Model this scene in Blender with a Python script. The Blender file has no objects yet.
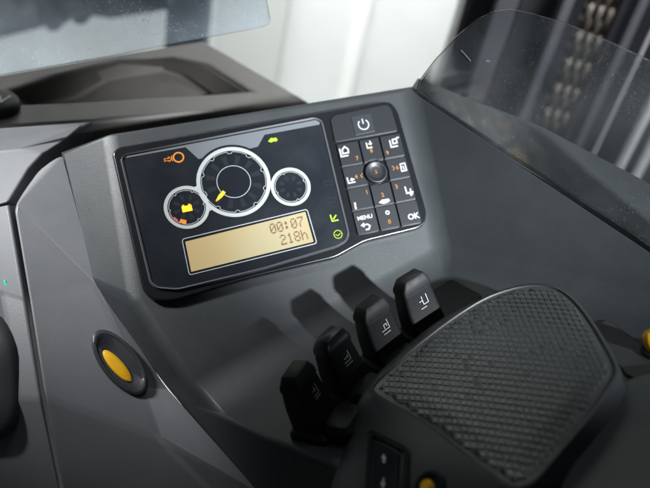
import bpy, bmesh, math, random
from mathutils import Vector, Matrix, noise
random.seed(7)
SC = bpy.context.scene
COL = SC.collection
# ------------------------------------------------------------------ camera
# V(right, down, forward) vectors seen from the camera are turned into the world by cw()
FPX, CX, CY = 800.0, 325.0, 244.0
CAM = Vector((0.0, 0.0, 1.75))
_up = Vector((227, 956, 800)).normalized()
_fw = Vector((0, 0, -1)); _fw = (_fw - _up*_fw.dot(_up)).normalized()
_rt = _fw.cross(_up)
ROT = Matrix((_rt, _fw, _up))
def V(*a): return Vector(a)
def cw(p): return CAM + ROT @ Vector((p.x, -p.y, -p.z))
def cwd(p): return ROT @ Vector((p.x, -p.y, -p.z))
UP = Vector((227, -956, -800)).normalized()
cam = bpy.data.objects.new('camera', bpy.data.cameras.new('camera'))
COL.objects.link(cam); SC.camera = cam
cam.matrix_world = Matrix.Translation(CAM) @ ROT.to_4x4()
cam.data.sensor_width = 36.0; cam.data.lens = 36.0*FPX/650.0
cam.data.clip_start = 0.02; cam.data.clip_end = 200
cam.data.dof.use_dof = True; cam.data.dof.focus_distance = 0.695; cam.data.dof.aperture_fstop = 4.0
# ------------------------------------------------------------------ light
SC.view_settings.view_transform = 'Standard'; SC.view_settings.look = 'None'
SC.view_settings.exposure = 0.0; SC.view_settings.gamma = 1.0
w = bpy.data.worlds.new('World'); SC.world = w; w.use_nodes = True
bg = w.node_tree.nodes['Background']; bg.inputs[0].default_value = (0.80, 0.90, 1.0, 1); bg.inputs[1].default_value = 0.036
def lamp(name, frm, to, sx, sy, power, col=(1, 1, 1), spread=180):
    l = bpy.data.lights.new(name, 'AREA'); l.shape = 'RECTANGLE'; l.size = sx; l.size_y = sy
    l.energy = power; l.color = col; l.spread = math.radians(spread)
    o = bpy.data.objects.new(name, l); COL.objects.link(o)
    a, b = cw(frm), cw(to)
    o.matrix_world = Matrix.Translation(a) @ (b-a).to_track_quat('-Z', 'Y').to_matrix().to_4x4()
    return o
CTR = V(0.02, 0.03, 0.70)
def spot(name, frm, to, half, power, rad, col=(1, 1, 1)):
    l = bpy.data.lights.new(name, 'SPOT'); l.energy = power; l.color = col; l.shadow_soft_size = rad
    l.spot_size = math.radians(2*half); l.spot_blend = 1.0
    o = bpy.data.objects.new(name, l); COL.objects.link(o); a, b = cw(frm), cw(to)
    o.matrix_world = Matrix.Translation(a) @ (b-a).to_track_quat('-Z', 'Y').to_matrix().to_4x4()
spot('key_lamp', CTR + V(0.60, 0.01, -0.80)*1.5, V(0.075, -0.075, 0.77), 7.8, 400, 0.03, (0.90, 0.96, 1.0))
spot('trim_fill', V(-0.80, -0.66, 0.12), V(-0.265, -0.06, 0.755), 12.0, 128, 0.09, (0.98, 0.99, 1.0))  # added spot that brightens the left trim, stands for no fixture
lamp('hall_lamp', V(0.3, -1.5, -0.1), V(0.1, 0.0, 0.70), 0.9, 0.35, 2.8, (0.94, 0.98, 1.0))
lamp('mast_fill', V(0.9, -1.0, 0.5), V(0.42, -0.30, 1.42), 0.4, 0.4, 8.0, (0.95, 0.97, 1.0), 60)  # added out of view to brighten the mast
lamp('wall_fill', V(-0.15, -1.9, 0.9), V(-0.25, -0.5, 2.6), 1.6, 0.6, 50, (0.98, 1.0, 0.985), 70)  # added area light that whitens the background wall, no real source

# ------------------------------------------------------------------ geometry helpers
def ray(x, y): return V((x-CX)/FPX, (y-CY)/FPX, 1.0)
def P(x, y, d): return ray(x, y)*d
class Plane:
    def __init__(s, o, n, u):
        s.o = o; s.n = n.normalized(); s.u = (u - s.n*u.dot(s.n)).normalized()
        s.v = s.n.cross(s.u)          # u right, v "down" or up depending on handedness, fixed below
        if s.v.y > 0: s.v = -s.v
    def hit(s, x, y, h=0.0):
        r = ray(x, y); return r*(((s.o + s.n*h).dot(s.n))/r.dot(s.n))
    def uv(s, x, y):
        p = s.hit(x, y) - s.o; return (p.dot(s.u), p.dot(s.v))
    def at(s, a, b, h=0.0): return s.o + s.u*a + s.v*b + s.n*h
def area_sign(pts, n):
    c = V(0, 0, 0)
    for i in range(len(pts)): c += pts[i].cross(pts[(i+1) % len(pts)])
    return c.dot(n)
ORG = {}
def thing(name, label, cat, at, group=None):
    o = bpy.data.objects.new(name, None); COL.objects.link(o)
    o.location = cw(at); o.empty_display_size = 0.02
    o['label'] = label; o['category'] = cat
    if group: o['group'] = group
    ORG[o] = cw(at).copy(); return o
def tag(o, label, cat, group=None):
    o['label'] = label; o['category'] = cat
    if group: o['group'] = group
def obj(name, bm, mat, parent=None, bevel=0, seg=3, angle=30, weight=False, clamp=True, sharp=35, recalc=True, at=None, world=False):
    """bm is in camera-style coordinates; linked as ONE mesh object, vertices kept relative to the thing's base"""
    if recalc: bmesh.ops.recalc_face_normals(bm, faces=bm.faces)
    if parent is not None: org = ORG[parent]
    else:
        if at is None:
            c = V(0, 0, 0)
            for vv in bm.verts: c += vv.co
            at = c/len(bm.verts)
        org = cw(at)
    for vv in bm.verts: vv.co = cw(vv.co) - org
    me = bpy.data.meshes.new(name); bm.to_mesh(me); bm.free()
    o = bpy.data.objects.new(name, me); COL.objects.link(o)
    me.materials.append(mat)
    for p in me.polygons: p.use_smooth = True
    if bevel:
        m = o.modifiers.new('bevel', 'BEVEL'); m.width = bevel; m.segments = seg
        m.limit_method = 'WEIGHT' if weight else 'ANGLE'; m.angle_limit = math.radians(angle)
        m.harden_normals = True; m.use_clamp_overlap = clamp
    else:
        me.set_sharp_from_angle(angle=math.radians(sharp))
    if parent is not None: o.parent = parent
    else: o.location = org
    ORG[o] = org.copy() if parent is None else org
    return o
def bmn(): return bmesh.new()
def prism(bm, top, down, bottom=True):
    """closed prism: polygon 'top' (camera coords) swept along vector 'down'"""
    a = [bm.verts.new(p) for p in top]; b = [bm.verts.new(p + down) for p in top]
    bm.faces.new(a)
    if bottom: bm.faces.new(b[::-1])
    n = len(a)
    for i in range(n):
        bm.faces.new((a[i], b[i], b[(i+1) % n], a[(i+1) % n]))
    return a, b
def ringsolid(bm, outer, inner, down):
    n = len(outer)
    o1 = [bm.verts.new(p) for p in outer]; i1 = [bm.verts.new(p) for p in inner]
    o2 = [bm.verts.new(p+down) for p in outer]; i2 = [bm.verts.new(p+down) for p in inner]
    for k in range(n):
        j = (k+1) % n
        bm.faces.new((o1[k], o1[j], i1[j], i1[k])); bm.faces.new((o1[k], o2[k], o2[j], o1[j]))
        bm.faces.new((i1[k], i1[j], i2[j], i2[k])); bm.faces.new((o2[k], i2[k], i2[j], o2[j]))
def loft(bm, rings, closed=True, cap0=False, cap1=False):
    vs = [[bm.verts.new(p) for p in r] for r in rings]
    n = len(rings[0])
    for a, b in zip(vs, vs[1:]):
        for i in range(n if closed else n-1):
            j = (i+1) % n
            bm.faces.new((a[i], a[j], b[j], b[i]))
    if cap0: bm.faces.new(vs[0][::-1])
    if cap1: bm.faces.new(vs[-1])
    return vs
def round_poly(pts, r, seg=5):
    """2D polygon (tuples) with rounded corners; r number or list"""
    out = []; n = len(pts)
    for i in range(n):
        p = Vector(pts[i]); a = Vector(pts[i-1]) - p; b = Vector(pts[(i+1) % n]) - p
        rr = r[i] if isinstance(r, (list, tuple)) else r
        if rr <= 0: out.append(tuple(p)); continue
        t = min(rr, a.length*0.48, b.length*0.48)
        p0 = p + a.normalized()*t; p1 = p + b.normalized()*t
        for k in range(seg+1):
            s = k/seg; q = p0*(1-s)**2 + p*2*s*(1-s) + p1*s*s
            out.append((q.x, q.y))
    return out
def inset_poly(pts, d):
    """move every edge of a 2D polygon inwards by d"""
    n = len(pts); A = sum(pts[i][0]*pts[(i+1) % n][1]-pts[(i+1) % n][0]*pts[i][1] for i in range(n))
    sg = 1 if A > 0 else -1
    out = []
    for i in range(n):
        p = Vector(pts[i]); a = (p-Vector(pts[i-1])).normalized(); b = (Vector(pts[(i+1) % n])-p).normalized()
        na = Vector((-a.y, a.x))*sg; nb = Vector((-b.y, b.x))*sg
        m = (na+nb); L = m.length_squared
        m = m*(2*d/max(L, 1.2))*1.0 if L > 1e-9 else na*d
        m = (na+nb).normalized()*(d/max(0.5, (na+nb).normalized().dot(na)))
        q = p + m; out.append((q.x, q.y))
    return out
def ribbon(pts, wd, closed=False):
    """outline polygon(s) of a 2D polyline of given width -> (left, right) lists"""
    n = len(pts); L = []; R = []
    for i in range(n):
        p = Vector(pts[i])
        if closed or 0 < i < n-1:
            a = (p-Vector(pts[i-1])).normalized(); b = (Vector(pts[(i+1) % n])-p).normalized()
        elif i == 0: a = b = (Vector(pts[1])-p).normalized()
        else: a = b = (p-Vector(pts[i-1])).normalized()
        na = Vector((-a.y, a.x)); nb = Vector((-b.y, b.x)); m = (na+nb)
        m = m.normalized() if m.length > 1e-6 else na
        m = m*(wd/2/max(0.45, m.dot(na)))
        L.append(p+m); R.append(p-m)
    return L, R
def stroke(bm, pl, pts, wd, h, th=0.00015, closed=False):
    L, R = ribbon(pts, wd, closed)
    top = [(bm.verts.new(pl.at(l.x, l.y, h)), bm.verts.new(pl.at(r.x, r.y, h))) for l, r in zip(L, R)]
    n = len(pts)
    for i in range(n if closed else n-1):
        a = top[i]; b = top[(i+1) % n]
        bm.faces.new((a[0], b[0], b[1], a[1]))
def fill(bm, pl, pts, h):
    bm.faces.new([bm.verts.new(pl.at(a, b, h)) for a, b in pts])
def disc(bm, pl, c, r, h, n=48):
    fill(bm, pl, [(c[0]+r*math.cos(2*math.pi*k/n), c[1]+r*math.sin(2*math.pi*k/n)) for k in range(n)], h)
def circ(c, r, n=64, a0=0): return [(c[0]+r*math.cos(a0+2*math.pi*k/n), c[1]+r*math.sin(a0+2*math.pi*k/n)) for k in range(n)]
def text_bm(bm, pl, s, pos, size, h, ang=0.0, bold=0.0, sx=1.0, right=False):
    cu = bpy.data.curves.new('txt', 'FONT'); cu.body = s; cu.size = size; cu.offset = bold; cu.resolution_u = 3
    cu.align_x = 'CENTER'; cu.align_y = 'CENTER'
    t = bpy.data.objects.new('txt', cu); COL.objects.link(t)
    dg = bpy.context.evaluated_depsgraph_get()
    me = bpy.data.meshes.new_from_object(t.evaluated_get(dg))
    vs = []
    for v in me.vertices:
        x = v.co.x*sx; y = v.co.y
        a = x*math.cos(ang)-y*math.sin(ang); b = x*math.sin(ang)+y*math.cos(ang)
        vs.append(bm.verts.new(pl.at(pos[0]+a, pos[1]+b, h)))
    for p in me.polygons:
        try: bm.faces.new([vs[i] for i in p.vertices])
        except ValueError: pass
    bpy.data.objects.remove(t); bpy.data.curves.remove(cu); bpy.data.meshes.remove(me)
def catmull(pts, seg=6, closed=False):
    out = []; n = len(pts); rng = range(n if closed else n-1)
    for i in rng:
        g = lambda k: pts[k % n] if closed else pts[max(0, min(n-1, k))]
        p0, p1, p2, p3 = g(i-1), g(i), g(i+1), g(i+2)
        for k in range(seg):
            t = k/seg
            out.append(0.5*((2*p1)+(p2-p0)*t+(2*p0-5*p1+4*p2-p3)*t*t+(3*p1-p0-3*p2+p3)*t**3))
    if not closed: out.append(pts[-1].copy())
    return out

# ------------------------------------------------------------------ materials
def mat(name, col, rough=0.5, spec=0.5, metal=0.0, grain=0.0, gscale=900, mottle=0.0, mscale=14, emit=None, estr=0.0, coat=0.0):
    m = bpy.data.materials.new(name); m.use_nodes = True; nt = m.node_tree
    b = nt.nodes['Principled BSDF']
    b.inputs['Base Color'].default_value = (*col, 1); b.inputs['Roughness'].default_value = rough
    b.inputs['Specular IOR Level'].default_value = spec; b.inputs['Metallic'].default_value = metal
    b.inputs['Coat Weight'].default_value = coat; b.inputs['Coat Roughness'].default_value = 0.05
    if emit: b.inputs['Emission Color'].default_value = (*emit, 1); b.inputs['Emission Strength'].default_value = estr
    tc = nt.nodes.new('ShaderNodeTexCoord')
    if grain:
        nz = nt.nodes.new('ShaderNodeTexNoise'); nz.inputs['Scale'].default_value = gscale; nz.inputs['Detail'].default_value = 2
        bp = nt.nodes.new('ShaderNodeBump'); bp.inputs['Strength'].default_value = grain; bp.inputs['Distance'].default_value = 0.0004
        nt.links.new(tc.outputs['Object'], nz.inputs['Vector']); nt.links.new(nz.outputs['Fac'], bp.inputs['Height'])
        nt.links.new(bp.outputs['Normal'], b.inputs['Normal'])
    if mottle:
        n2 = nt.nodes.new('ShaderNodeTexNoise'); n2.inputs['Scale'].default_value = mscale; n2.inputs['Detail'].default_value = 5
        n2.inputs['Roughness'].default_value = 0.6
        mr = nt.nodes.new('ShaderNodeMapRange'); mr.inputs[1].default_value = 0.3; mr.inputs[2].default_value = 0.7
        mr.inputs[3].default_value = max(0.02, rough-mottle); mr.inputs[4].default_value = min(1, rough+mottle)
        nt.links.new(tc.outputs['Object'], n2.inputs['Vector']); nt.links.new(n2.outputs['Fac'], mr.inputs[0])
        nt.links.new(mr.outputs[0], b.inputs['Roughness'])
        mx = nt.nodes.new('ShaderNodeMix'); mx.data_type = 'RGBA'
        mx.inputs[6].default_value = (*[c*0.86 for c in col], 1); mx.inputs[7].default_value = (*[min(1, c*1.14) for c in col], 1)
        nt.links.new(n2.outputs['Fac'], mx.inputs[0]); nt.links.new(mx.outputs[2], b.inputs['Base Color'])
    return m
def dusty(m, amt=0.10, col=(0.30, 0.30, 0.29), scale=1500, smear=0.05):
    '''settled dust specks and faint hand smears, mixed into the plastic's colour and gloss'''
    nt = m.node_tree; b = nt.nodes['Principled BSDF']; tc = nt.nodes.new('ShaderNodeTexCoord')
    n1 = nt.nodes.new('ShaderNodeTexNoise'); n1.inputs['Scale'].default_value = scale; n1.inputs['Detail'].default_value = 1
    n2 = nt.nodes.new('ShaderNodeTexNoise'); n2.inputs['Scale'].default_value = 22; n2.inputs['Detail'].default_value = 4
    n2.inputs['Distortion'].default_value = 1.2
    r1 = nt.nodes.new('ShaderNodeMapRange'); r1.inputs[1].default_value = 0.66; r1.inputs[2].default_value = 0.74; r1.inputs[4].default_value = amt*3
    r2 = nt.nodes.new('ShaderNodeMapRange'); r2.inputs[1].default_value = 0.48; r2.inputs[2].default_value = 0.75; r2.inputs[4].default_value = smear
    for n_, r_ in ((n1, r1), (n2, r2)):
        nt.links.new(tc.outputs['Object'], n_.inputs['Vector']); nt.links.new(n_.outputs['Fac'], r_.inputs[0])
    ad = nt.nodes.new('ShaderNodeMath'); ad.use_clamp = True
    nt.links.new(r1.outputs[0], ad.inputs[0]); nt.links.new(r2.outputs[0], ad.inputs[1])
    mx = nt.nodes.new('ShaderNodeMix'); mx.data_type = 'RGBA'; mx.inputs[7].default_value = (*col, 1)
    nt.links.new(ad.outputs[0], mx.inputs[0])
    if b.inputs['Base Color'].links: nt.links.new(b.inputs['Base Color'].links[0].from_socket, mx.inputs[6])
    else: mx.inputs[6].default_value = b.inputs['Base Color'].default_value
    nt.links.new(mx.outputs[2], b.inputs['Base Color'])
    return m
M = {}
M['shell'] = mat('dark moulded plastic', (0.030, 0.034, 0.036), 0.46, 0.5, grain=0.35, gscale=1500, mottle=0.07)
M['trim'] = mat('grey moulded plastic', (0.142, 0.147, 0.157), 0.48, 0.45, grain=0.35, gscale=1300, mottle=0.07)
M['brown'] = mat('warm grey dashboard plastic', (0.086, 0.078, 0.071), 0.5, 0.45, grain=0.3, gscale=1300, mottle=0.06)
M['bezel'] = mat('gloss black plastic', (0.008, 0.009, 0.011), 0.24, 0.5, mottle=0.04)
M['rim'] = mat('satin graphite rim', (0.075, 0.080, 0.088), 0.42, 0.4)
M['screen'] = mat('black screen cover', (0.011, 0.013, 0.017), 0.26, 0.5, mottle=0.10, mscale=16)
M['print_grey'] = mat('grey print', (0.13, 0.14, 0.155), 0.3, 0.5)
M['print_dim'] = mat('dim grey print', (0.0165, 0.0185, 0.023), 0.28, 0.5)
M['ring'] = mat('silver white ring', (0.38, 0.395, 0.385), 0.35, 0.5)
M['line'] = mat('pale line', (0.34, 0.36, 0.38), 0.4, 0.4)
M['key'] = mat('black rubber key', (0.010, 0.0115, 0.0145), 0.42, 0.5, grain=0.15)
M['window'] = mat('smoked button window', (0.028, 0.031, 0.036), 0.3, 0.5)
M['white'] = mat('white marking', (0.44, 0.45, 0.44), 0.5, 0.3)
M['soft_white'] = mat('pale grey marking', (0.38, 0.39, 0.39), 0.5, 0.3)
M['orange_print'] = mat('orange marking', (0.30, 0.125, 0.025), 0.5, 0.3)
M['black'] = mat('black plastic', (0.0085, 0.0088, 0.0092), 0.5, 0.22, grain=0.2, mottle=0.05)
M['black_gloss'] = mat('polished black plastic', (0.009, 0.010, 0.014), 0.24, 0.5, grain=0.1)
M['cap'] = mat('worn black cap', (0.009, 0.0098, 0.0105), 0.5, 0.25, grain=0.15, mottle=0.10, mscale=60)
M['yellow'] = mat('yellow plastic', (0.80, 0.42, 0.01), 0.38, 0.5)
M['navy'] = mat('dark blue plastic ring', (0.026, 0.029, 0.034), 0.40, 0.5)
M['lit_orange'] = mat('lit orange symbol', (0.8, 0.3, 0.02), 0.5, 0.3, emit=(1.0, 0.42, 0.03), estr=0.75)
M['lit_needle'] = mat('lit amber needle', (0.8, 0.4, 0.02), 0.5, 0.3, emit=(1.0, 0.50, 0.02), estr=0.75)
M['lit_dim_orange'] = mat('lit dim orange symbol', (0.5, 0.16, 0.02), 0.5, 0.3, emit=(0.9, 0.25, 0.02), estr=0.33)
M['lit_red'] = mat('lit red segment', (0.5, 0.04, 0.03), 0.5, 0.3, emit=(0.9, 0.12, 0.06), estr=0.3)
M['lit_green'] = mat('lit green symbol', (0.25, 0.5, 0.02), 0.5, 0.3, emit=(0.45, 0.72, 0.03), estr=0.34)
M['lit_olive'] = mat('lit dim green symbol', (0.2, 0.3, 0.02), 0.5, 0.3, emit=(0.34, 0.46, 0.03), estr=0.2)
M['lit_teal'] = mat('lit green led', (0.02, 0.4, 0.25), 0.5, 0.3, emit=(0.03, 0.75, 0.45), estr=0.5)
M['lcd_ink'] = mat('display digits', (0.13, 0.07, 0.04), 0.5, 0.2)
M['pad'] = mat('rubber pad', (0.038, 0.042, 0.042), 0.38, 0.5, grain=0.15, gscale=1800)
M['steel'] = mat('dark steel', (0.020, 0.021, 0.026), 0.42, 0.5, metal=0.0, mottle=0.1)
M['mast_grey'] = mat('grey painted steel', (0.042, 0.043, 0.048), 0.45, 0.5, mottle=0.1)
M['mast_light'] = mat('worn grey steel', (0.125, 0.126, 0.140), 0.4, 0.5, mottle=0.1)
M['chain'] = mat('oiled chain steel', (0.135, 0.117, 0.096), 0.62, 0.25, mottle=0.1, mscale=40)
M['rod'] = mat('chromed rod', (0.82, 0.82, 0.80), 0.3, 0.5)
M['glint'] = mat('pale scuff', (0.30, 0.31, 0.33), 0.6, 0.3)  # flat pale colour standing in for glints
M['strip'] = mat('paler white paint', (0.86, 0.87, 0.86), 0.6, 0.3)
M['wall'] = mat('white wall paint', (0.76, 0.785, 0.775), 0.6, 0.3, mottle=0.02, mscale=3)
M['wall_grey'] = mat('pale grey pillar paint', (0.60, 0.62, 0.60), 0.6, 0.3)
M['blue'] = mat('slate blue paint', (0.045, 0.058, 0.08), 0.5, 0.4, mottle=0.1)
M['floor'] = mat('concrete floor', (0.35, 0.35, 0.34), 0.6, 0.3, mottle=0.1, mscale=3)
# backlit display: two lamps behind a diffuser give warm ends and a pale middle
def lcd_mat():
    m = mat('backlit display', (0.20, 0.17, 0.10), 0.35, 0.4)
    nt = m.node_tree; b = nt.nodes['Principled BSDF']
    tc = nt.nodes.new('ShaderNodeTexCoord'); sp = nt.nodes.new('ShaderNodeSeparateXYZ')
    nt.links.new(tc.outputs['Generated'], sp.inputs[0])
    cr = nt.nodes.new('ShaderNodeValToRGB'); e = cr.color_ramp.elements
    e[0].position = 0; e[0].color = (0.50, 0.345, 0.14, 1); e[1].position = 1; e[1].color = (0.56, 0.43, 0.22, 1)
    for p_, c_ in ((0.28, (0.58, 0.42, 0.17)), (0.52, (0.60, 0.53, 0.32)), (0.78, (0.62, 0.57, 0.38))):
        x = e.new(p_); x.color = (*c_, 1)
    nt.links.new(sp.outputs[0], cr.inputs[0]); nt.links.new(cr.outputs[0], b.inputs['Emission Color'])
    b.inputs['Emission Strength'].default_value = 0.54
    return m
M['lcd'] = lcd_mat()
for k_, a_ in (('shell', 0.022), ('trim', 0.03), ('brown', 0.03), ('black', 0.02), ('black_gloss', 0.02), ('navy', 0.05), ('key', 0.012)):
    dusty(M[k_], a_, smear={'shell': 0.012, 'black': 0.008, 'key': 0.0, 'pad': 0.0}.get(k_, 0.05))
def clear_mat(name, tint, dust, dust_scale, gloss=0.06, haze=0.05, hazecol=(0.75, 0.8, 0.82)):
    m = bpy.data.materials.new(name); m.use_nodes = True; nt = m.node_tree; nt.nodes.clear()
    out = nt.nodes.new('ShaderNodeOutputMaterial'); tr = nt.nodes.new('ShaderNodeBsdfTransparent'); tr.inputs[0].default_value = (*tint, 1)
    gl = nt.nodes.new('ShaderNodeBsdfGlossy'); gl.inputs['Roughness'].default_value = 0.06
    df = nt.nodes.new('ShaderNodeBsdfDiffuse'); df.inputs[0].default_value = (*hazecol, 1)
    fr = nt.nodes.new('ShaderNodeFresnel'); fr.inputs[0].default_value = 1.5
    tc = nt.nodes.new('ShaderNodeTexCoord')
    n1 = nt.nodes.new('ShaderNodeTexNoise'); n1.inputs['Scale'].default_value = dust_scale; n1.inputs['Detail'].default_value = 3
    n2 = nt.nodes.new('ShaderNodeTexNoise'); n2.inputs['Scale'].default_value = 16; n2.inputs['Detail'].default_value = 6
    nt.links.new(tc.outputs['Object'], n1.inputs['Vector']); nt.links.new(tc.outputs['Object'], n2.inputs['Vector'])
    r1 = nt.nodes.new('ShaderNodeMapRange'); r1.inputs[1].default_value = 0.60; r1.inputs[2].default_value = 0.78; r1.inputs[3].default_value = 0; r1.inputs[4].default_value = dust
    r2 = nt.nodes.new('ShaderNodeMapRange'); r2.inputs[1].default_value = 0.35; r2.inputs[2].default_value = 0.75; r2.inputs[3].default_value = haze*0.5; r2.inputs[4].default_value = haze*1.8
    nt.links.new(n1.outputs['Fac'], r1.inputs[0]); nt.links.new(n2.outputs['Fac'], r2.inputs[0])
    # specks gather in wiped streaks rather than evenly
    mp = nt.nodes.new('ShaderNodeMapping'); mp.inputs['Scale'].default_value = (5, 22, 9); mp.inputs['Rotation'].default_value = (0.2, 0.3, 0.5)
    n3 = nt.nodes.new('ShaderNodeTexNoise'); n3.inputs['Scale'].default_value = 1.6; n3.inputs['Detail'].default_value = 5
    r3 = nt.nodes.new('ShaderNodeMapRange'); r3.inputs[1].default_value = 0.36; r3.inputs[2].default_value = 0.60
    nt.links.new(tc.outputs['Object'], mp.inputs[0]); nt.links.new(mp.outputs[0], n3.inputs['Vector']); nt.links.new(n3.outputs['Fac'], r3.inputs[0])
    ml = nt.nodes.new('ShaderNodeMath'); ml.operation = 'MULTIPLY'; nt.links.new(r1.outputs[0], ml.inputs[0]); nt.links.new(r3.outputs[0], ml.inputs[1])
    ad = nt.nodes.new('ShaderNodeMath'); ad.operation = 'ADD'; ad.use_clamp = True
    nt.links.new(ml.outputs[0], ad.inputs[0]); nt.links.new(r2.outputs[0], ad.inputs[1])
    x1 = nt.nodes.new('ShaderNodeMixShader'); x2 = nt.nodes.new('ShaderNodeMixShader')
    nt.links.new(ad.outputs[0], x1.inputs[0]); nt.links.new(tr.outputs[0], x1.inputs[1]); nt.links.new(df.outputs[0], x1.inputs[2])
    nt.links.new(fr.outputs[0], x2.inputs[0]); nt.links.new(x1.outputs[0], x2.inputs[1]); nt.links.new(gl.outputs[0], x2.inputs[2])
    nt.links.new(x2.outputs[0], out.inputs[0])
    return m
M['shield'] = clear_mat('dusty clear shield', (0.93, 0.94, 0.95), 0.34, 850, haze=0.055)
M['sheet'] = clear_mat('scuffed clear sheet', (0.90, 0.93, 0.95), 0.75, 540, haze=0.15, hazecol=(0.68, 0.76, 0.84))
M['lens'] = clear_mat('smoked lens', (0.8, 0.8, 0.8), 0.05, 500, haze=0.01)

# ------------------------------------------------------------------ base planes
_u = V(3434, -742, 800).normalized(); _v = V(-948, -3571, 800); _v = (_v - _u*_v.dot(_u)).normalized()
_n = _u.cross(_v); _n = _n if _n.z < 0 else -_n
PN = Plane(P(268, 203, 0.75), _n, _u)                   # front plane of the display unit
F = Plane(PN.o - _n*0.004, _n, _u)                      # console face behind it
D = F.hit(445, 272); E_ = F.hit(205, 408)
_e = (E_-D).normalized(); _b = _e.cross(_n); _b = _b if _b.dot(UP) > 0 else -_b
_a = math.radians(50); SN = (_n*math.cos(_a) + _b*math.sin(_a)).normalized()
S = Plane(D, SN, -_e)                                   # the shelf: u runs up the lever row, n out of the shelf
G = S.hit(650, 300); C_ = F.hit(410, 88)
_wn = (C_-D).cross(G-D).normalized(); _wn = _wn if _wn.z < 0 else -_wn
W = Plane(D, _wn, G-D)

# ------------------------------------------------------------------ background room
def room():
    # floor
    bm = bmn()
    z0 = -1.75
    def gp(x, y, z=0.0): return V(*(ROT.transposed() @ (Vector((x, y, z)) - CAM))) 
    def conv(x, y, z):
        q = ROT.transposed() @ (Vector((x, y, z)) - CAM); return V(q.x, -q.y, -q.z)
    bm.faces.new([bm.verts.new(conv(x, y, 0)) for x, y in ((-30, -30), (30, -30), (30, 30), (-30, 30))])
    o = obj('floor', bm, M['floor']); o['kind'] = 'structure'
    # wall: stands up from the floor, 2.4 m ahead
    a = cw(P(268, 60, 2.3)); yw = a.y
    bm = bmn(); prism(bm, [conv(-4, yw, 0), conv(4, yw, 0), conv(4, yw, 3), conv(-4, yw, 3)], V(0, 0, 0) + (conv(0, 1, 0)-conv(0, 0, 0))*0.15)
    o = obj('white_wall', bm, M['wall']); tag(o, 'bright white wall far behind the console, out of focus', 'wall')
    def post(name, x0px, x1px, depth_out, m, y=45, zt=3.0):
        nn = conv(0, -1, 0)-conv(0, 0, 0); q0 = conv(0, yw-depth_out, 1.0)
        l, r = [cw(ray(x_, y)*(q0.dot(nn)/ray(x_, y).dot(nn))) for x_ in (x0px, x1px)]
        bm = bmn(); prism(bm, [conv(l.x, yw-depth_out, 0.0), conv(r.x, yw-depth_out, 0.0), conv(r.x, yw-depth_out, zt), conv(l.x, yw-depth_out, zt)], (conv(0, 1, 0)-conv(0, 0, 0))*min(depth_out-0.001, 0.06))
        return obj(name, bm, m, bevel=0.006)
    o = post('wall_strip', 351, 363, 0.007, M['strip']); tag(o, 'thin white upright batten on the bright wall', 'strip')  # upright strip in a paler white than the wall
    o = post('pillar', 214, 283, 0.02, M['wall_grey']); tag(o, 'pale grey pillar against the white wall beside the plastic sheet', 'pillar')
    o = post('storage_post', 166, 207, 0.30, M['blue'], y=10); tag(o, 'slate blue upright post seen through the clear plastic sheet', 'post')
    # slate blue panel with a scalloped lower edge
    nn = conv(0, -1, 0)-conv(0, 0, 0); rr_ = ray(80, 20); q0 = conv(0, yw-0.42, 1.0); pl = Plane(rr_*(q0.dot(nn)/rr_.dot(nn)), nn, conv(1, 0, 0)-conv(0, 0, 0))
    px = [(-60, -60), (168, -60), (168, 10), (150, 13), (110, 19), (92, 16)]
    def scal(cx_, cy_, r):
        return [(cx_ + r*math.cos(t), cy_ + r*math.sin(t)*0.9) for t in [k*math.pi/6 for k in range(0, 7)]]
    px += scal(80, 17, 9) + [(69, 22)] + scal(53, 24, 9) + [(42, 28), (0, 38), (-60, 50)]
    bm = bmn(); prism(bm, [pl.hit(*p) for p in px], -pl.n*0.05)
    o = obj('notched_panel', bm, M['blue'], bevel=0.004); tag(o, 'slate blue panel with scalloped lower edge behind the clear plastic sheet', 'panel')
room()

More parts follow.
